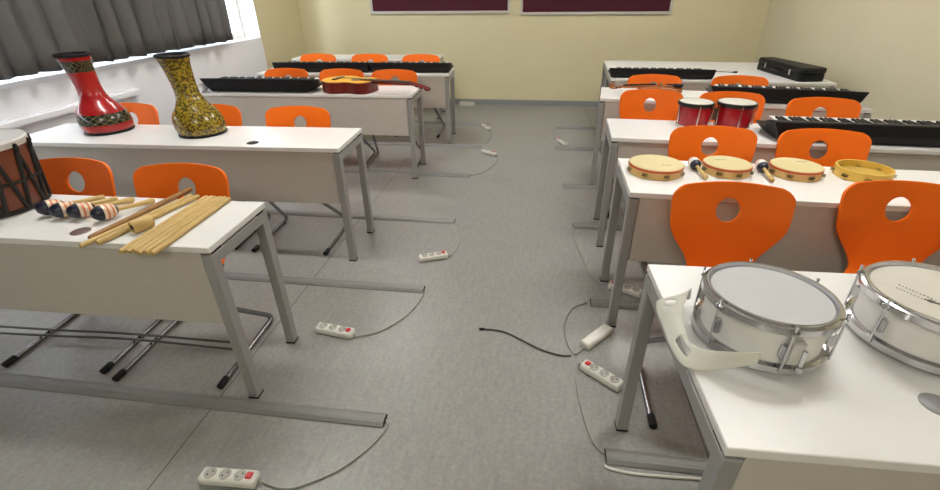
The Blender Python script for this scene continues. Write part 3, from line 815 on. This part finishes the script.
tambourine(1.235, 2.262, .108, 'red-edged cream tambourine beside the plain yellow tambourine', 0, mark=(.045, .05))
tambourine(1.530, 2.265, .112, 'yellow tambourine without a red edge, lying open side up', .25, 'jingle_skin', 'yellow_wood', False, False)
# ------------------------------------------------------------------ bongos
t = thing('bongo_pair', 'pair of red bongos with cream heads and black rims', 'bongos', (1.110, 3.095, TOPZ + .001), -.03)
for cx, R, H in ((-.118, .100, .158), (.118, .108, .162)):
    r0 = R - .010
    sh = obj('shell', lathe(new(), [(0, 0), (r0 - .004, 0), (r0, .004), (r0 + .006, H * .5), (R - .004, H - .01)], 48, (cx, 0, 0)), 'bongo_red', t)
    obj('rim_hoop', lathe(new(), [(R - .004, H - .024), (R + .004, H - .024), (R + .006, H - .018), (R + .006, H - .003), (R + .001, H), (R - .005, H - .002)], 48, (cx, 0, 0)), 'rim_black', sh)
    obj('drum_skin', lathe(new(), [(R - .003, H - .002), (R - .010, H + .001), (0, H + .003)], 48, (cx, 0, 0)), 'skin_cream', sh)
    for k in range(5):
        a = 2 * PI * k / 5 + .95
        ca, sa = math.cos(a), math.sin(a)
        obj('tension_lug', tube(new(), [(cx + (R + .006) * ca, (R + .006) * sa, H - .012), (cx + (r0 + .010) * ca, (r0 + .010) * sa, .03)], .004, 8), 'chrome', sh)
    obj('bottom_ring', lathe(new(), [(r0 - .001, .002), (r0 + .004, .002), (r0 + .005, .018), (r0 + .001, .020)], 48, (cx, 0, 0)), 'chrome', sh)
obj('centre_block', box(new(), (0, 0, .085), (.05, .05, .07), bev=.005), 'rosewood', t)

# ------------------------------------------------------------------ keyboards
def keyboard(x, y, rz, L, label, H=.128, D=.29, ins=.05):
    """seen from its back: x, y is the middle of the back edge on the desk"""
    t = thing('keyboard', label, 'keyboard', (x, y, TOPZ + .001), rz, 'black electronic keyboards')
    sec = [(0.022, .004, ins), (0., H * .45, ins * .55), (0.004, H - .004, .004), (.012, H, 0), (.125, H - .018, 0), (.135, H - .052, 0), (D - .004, H - .062, 0), (D, H - .062, .004), (D - .012, .004, ins)]
    b = new()
    A = [b.verts.new((-L / 2 + i, yy, zz)) for yy, zz, i in sec]; B = [b.verts.new((L / 2 - i, yy, zz)) for yy, zz, i in sec]
    n = len(sec)
    for k in range(n): b.faces.new((A[k], A[(k + 1) % n], B[(k + 1) % n], B[k]))
    b.faces.new(A); b.faces.new(B[::-1])
    obj('body', b, 'black', t, smooth=25, mods=[BEV(.004)])
    KL = L - .14; nk = int(KL / .0235); z0 = H - .042
    b = new()
    for k in range(nk):
        box(b, (-KL / 2 + (k + .5) * KL / nk, .215, z0 - .002), (KL / nk - .0014, .145, .024))
    tag(obj('white_keys', b, 'key_white', t), 'row of white keys', kind='stuff')
    b = new()
    for k in range(nk):
        if k % 7 in (0, 1, 3, 4, 5):
            box(b, (-KL / 2 + (k + 1) * KL / nk, .190, z0 + .014), (KL / nk * .58, .092, .014))
    tag(obj('black_keys', b, 'black', t), 'row of black keys', kind='stuff')
    b = new()
    box(b, (0, .062, H - .0075), (.12, .05, .004), rot=Matrix.Rotation(-.158, 3, 'X'))
    obj('display', b, 'rim_black', t)
    for s in (-1, 1):
        bb = new()
        for k in range(6): box(bb, (s * (L * .36) + (k - 2.5) * .022, .06, H - .0072), (.012, .06, .003), rot=Matrix.Rotation(-.158, 3, 'X'))
        obj('speaker_grille', bb, 'rim_black', t)
    for sx in (-1, 1):
        for yy in (.05, D - .05): obj('rubber_foot', lathe(new(), [(0, -.001), (.012, -.001), (.012, .006), (0, .006)], 12, (sx * (L / 2 - ins - .04), yy, 0)), 'rim_black', t)
    return t
keyboard(-2.425, 3.885, .03, 1.05, 'long black keyboard beside the acoustic guitar', H=.118, ins=.085)
keyboard(-2.333, 4.99, .038, 1.073, 'black keyboard on the fourth window-side desk, window half of the pair', H=.105, ins=.025)
keyboard(-1.352, 5.028, .038, .885, 'black keyboard on the fourth window-side desk, aisle half of the pair', H=.105, ins=.025)
keyboard(1.912, 2.762, -.05, 1.15, 'black keyboard lying beside the red bongos', H=.116)
keyboard(1.83, 3.79, -.16, 1.03, 'black keyboard on the violin desk', H=.114)
keyboard(1.18, 4.855, -.055, .97, 'black keyboard lying at the aisle end of the fifth wall-side desk', H=.092, ins=.02)

# ------------------------------------------------------------------ guitar
def guitar_outline(scale, n=64):
    """half widths along the body: lower bout, waist, upper bout"""
    ks = [(0, 0), (.015, .075), (.05, .125), (.11, .165), (.17, .170), (.225, .145), (.262, .122), (.30, .118), (.345, .130), (.39, .132), (.43, .112), (.452, .07), (.46, .0)]
    up = []
    for i in range(n + 1):
        x, w = catmull(ks, i / n); up.append((x * scale, max(w, 0) * scale))
    return [(x, -w) for x, w in up] + [(x, w) for x, w in up[::-1]][1:-1]
t = thing('acoustic_guitar', 'amber-topped acoustic guitar lying on the third window-side desk, neck over its end', 'guitar', (-1.882, 4.11, TOPZ + .001), -.20)
t.scale = (1.06, 1.06, 1.04)
out = guitar_outline(1.0)
obj('body', prism(new(), out, 0, .088), 'guitar_side', t, smooth=30, mods=[BEV(.003)])
obj('top_plate', prism(new(), [(x * .985 + .003, w * .985) for x, w in out], .086, .0915), 'guitar_top', t, smooth=30)
obj('sound_hole', lathe(new(), [(.048, .0912), (.048, .0925), (.040, .0925), (.040, .0922), (0, .0922)], 36, (.30, 0, 0)), 'rosewood', t)
br = obj('bridge', box(new(), (.125, 0, .096), (.030, .150, .010), bev=.003), 'rosewood', t)
nk = obj('neck', prism(new(), [(.44, -.026), (.44, .026), (.80, .022), (.80, -.022)], .070, .092), 'guitar_side', t, mods=[BEV(.006)])
obj('fretboard', prism(new(), [(.345, -.026), (.345, .026), (.80, .022), (.80, -.022)], .092, .098), 'rosewood', nk)
b = prism(new(), [(0, -.022), (.02, -.030), (.155, -.032), (.168, -.020), (.168, .020), (.155, .032), (.02, .030), (0, .022)], -.014, .004,
          mtx=Matrix.Translation((.797, 0, .092)) @ Matrix.Rotation(.26, 4, 'Y'))
hs = obj('headstock', b, 'guitar_side', nk, mods=[BEV(.003)])
for k in range(3):
    for s in (-1, 1):
        p0 = Matrix.Translation((.797, 0, .092)) @ Matrix.Rotation(.26, 4, 'Y') @ Vector((.045 + k * .042, s * .03, -.006))
        obj('tuning_peg', box(new(), p0 + Vector((0, s * .014, 0)), (.012, .022, .008), bev=.003), 'hoop_white', hs)
for k in range(6):
    yy = -.019 + k * .0076
    obj('string', tube(new(), [(.125, yy * 1.4, .102), (.80, yy, .1)], .0007, 5), 'chrome', t)

# ------------------------------------------------------------------ violin
t = thing('violin', 'brown violin lying on the fourth desk with its scroll towards the aisle', 'violin', (1.20, 4.215, TOPZ + .001), PI + .11)
ks = [(0, 0), (.006, .055), (.03, .092), (.07, .104), (.11, .094), (.135, .072), (.155, .058), (.19, .055), (.22, .062), (.245, .078), (.285, .083), (.325, .070), (.35, .035), (.356, 0)]
up = [catmull(ks, i / 64) for i in range(65)]
out = [(x, -max(w, 0)) for x, w in up] + [(x, max(w, 0)) for x, w in up[::-1]][1:-1]
obj('body', prism(new(), out, .006, .044), 'violin', t, smooth=30, mods=[BEV(.005)])
obj('arched_top', prism(new(), [(.02 + x * .88, w * .82) for x, w in out], .043, .050), 'violin', t, smooth=30, mods=[BEV(.004)])
nk = obj('neck', prism(new(), [(.35, -.016), (.35, .016), (.48, .012), (.48, -.012)], .036, .056), 'violin', t, mods=[BEV(.005)])
obj('fingerboard', prism(new(), [(.215, -.020), (.215, .020), (.482, .012), (.482, -.012)], .066, .073, mtx=Matrix.Rotation(.015, 4, 'Y')), 'black', nk)
b = tube(new(), smooth_path([(.475, 0, .05), (.53, 0, .044), (.565, 0, .040), (.588, 0, .050), (.585, 0, .066), (.570, 0, .066), (.568, 0, .055)], 5), [.012] * 12 + [.012] * 12 + [.010] * 7, 10)
obj('scroll', b, 'violin', nk)
for k, s in enumerate((-1, 1, -1, 1)):
    obj('tuning_peg', tube(new(), [(.50 + k * .016, s * .004, .048), (.50 + k * .016, s * .036, .048)], [.003, .0065], 8), 'black', nk)
obj('bridge', box(new(), (.165, 0, .066), (.006, .040, .034), bev=.002), 'stick', t)
obj('tailpiece', prism(new(), [(.01, -.008), (.01, .008), (.12, .022), (.12, -.022)], .060, .067), 'black', t)
obj('chin_rest', lathe(new(), [(0, 0), (.036, 0), (.042, .012), (.040, .018), (.03, .012), (0, .008)], 24, (.045, .045, .052)), 'black', t)
for s in (-1, 1):
    obj('sound_hole', tube(new(), smooth_path([(.135, s * .040, .0505), (.165, s * .034, .0505), (.195, s * .028, .0505)], 4), .002, 6), 'black', t)

# ------------------------------------------------------------------ violin case
t = thing('instrument_case', 'black oblong instrument case with bright latches on the far wall-side desks', 'case', (2.44, 5.19, TOPZ + .001), PI / 2 + .155)
out = []
def rr(x0, x1, w0, w1, r, n=6):
    pts = []
    for cx, cy, a0 in ((x1 - r, w1 - r, 0), (x0 + r, w0 - r, PI / 2), (x0 + r, -w0 + r, PI), (x1 - r, -w1 + r, 1.5 * PI)):
        for k in range(n + 1):
            a = a0 + PI / 2 * k / n; pts.append((cx + r * math.cos(a), cy + r * math.sin(a)))
    return pts
obj('base_shell', prism(new(), rr(-.39, .39, .125, .085, .045), 0, .062), 'black', t, smooth=30, mods=[BEV(.006)])
obj('lid', prism(new(), rr(-.392, .392, .127, .087, .045), .064, .118), 'black', t, smooth=30, mods=[BEV(.016)])
for x in (-.23, .20):
    w = .105 - .0513 * x
    obj('latch', box(new(), (x, w + .004, .063), (.03, .010, .05), rz=-.05, bev=.003), 'latch', t)
obj('handle', tube(new(), round_path([(-.07, .105, .05), (-.07, .135, .05), (.05, .13, .05), (.05, .10, .05)], .02), .007, 8), 'rim_black', t)

# thin dark cable on the fifth desk and rounded white roll under the long keyboard
b = tube(new(), smooth_path([(1.02, 5.17, .7535), (1.06, 5.30, .7535), (1.18, 5.36, .7535), (1.30, 5.30, .7535), (1.42, 5.34, .7535), (1.62, 5.30, .7535), (1.86, 5.33, .7535), (2.0, 5.28, .7535)], 8), .0032, 8)
o = obj('cable', b, 'black'); tag(o, 'thin black cable winding over the white fifth desk behind its keyboard', 'cable')
bb = new()
for x, y in ((1.30, 5.30), (1.62, 5.30), (2.0, 5.28)): box(bb, (x, y, .758), (.05, .018, .016), .2, bev=.004)
obj('connector', bb, 'black', o)
m = Matrix.Translation((-2.965, 3.90, TOPZ + .0345)) @ Matrix.Rotation(PI / 2, 4, 'X')
o = obj('paper_roll', lathe(new(), [(0, -.045), (.026, -.045), (.034, -.035), (.034, .035), (.026, .045), (0, .045)], 28, mtx=m), 'paper')
tag(o, 'small rounded white roll under the window end of the long keyboard', 'roll')

# ------------------------------------------------------------------ light
w = bpy.data.worlds.new('overcast sky'); S.world = w; w.use_nodes = True
bg = w.node_tree.nodes['Background']; bg.inputs['Color'].default_value = (.80, .90, 1.0, 1); bg.inputs['Strength'].default_value = 3.0
ld = bpy.data.lights.new('daylight', 'AREA'); ld.shape = 'RECTANGLE'; ld.size = 7.0; ld.size_y = 2.2
ld.energy = 900; ld.color = (.86, .93, 1.0)
lo = bpy.data.objects.new('daylight', ld); COL.objects.link(lo)
lo.location = (-4.5, 2.1, 2.0); lo.rotation_euler = (0, math.radians(-82), 0)

# ------------------------------------------------------------------ camera
cd = bpy.data.cameras.new('camera'); cam = bpy.data.objects.new('camera', cd); COL.objects.link(cam)
cd.sensor_fit = 'HORIZONTAL'; cd.sensor_width = 36; cd.lens = 36 * 459.2 / 940; cd.clip_start = .02
p, yw, ro = math.radians(29.28), math.radians(8.19), math.radians(-.70)
fw = Vector((-math.sin(yw) * math.cos(p), math.cos(yw) * math.cos(p), -math.sin(p)))
r = Vector((math.cos(yw), math.sin(yw), 0)); u = r.cross(fw)
r, u = r * math.cos(ro) + u * math.sin(ro), -r * math.sin(ro) + u * math.cos(ro)
mw = Matrix((r, u, -fw)).transposed().to_4x4(); mw.translation = (0, 0, 1.541)
cam.matrix_world = mw
S.camera = cam
S.view_settings.view_transform = 'Standard'; S.view_settings.look = 'None'
S.view_settings.gamma = 1; S.view_settings.use_curve_mapping = False
S.view_settings.exposure = 1.1
S.cycles.use_denoising = True
S.cycles.max_bounces = 10
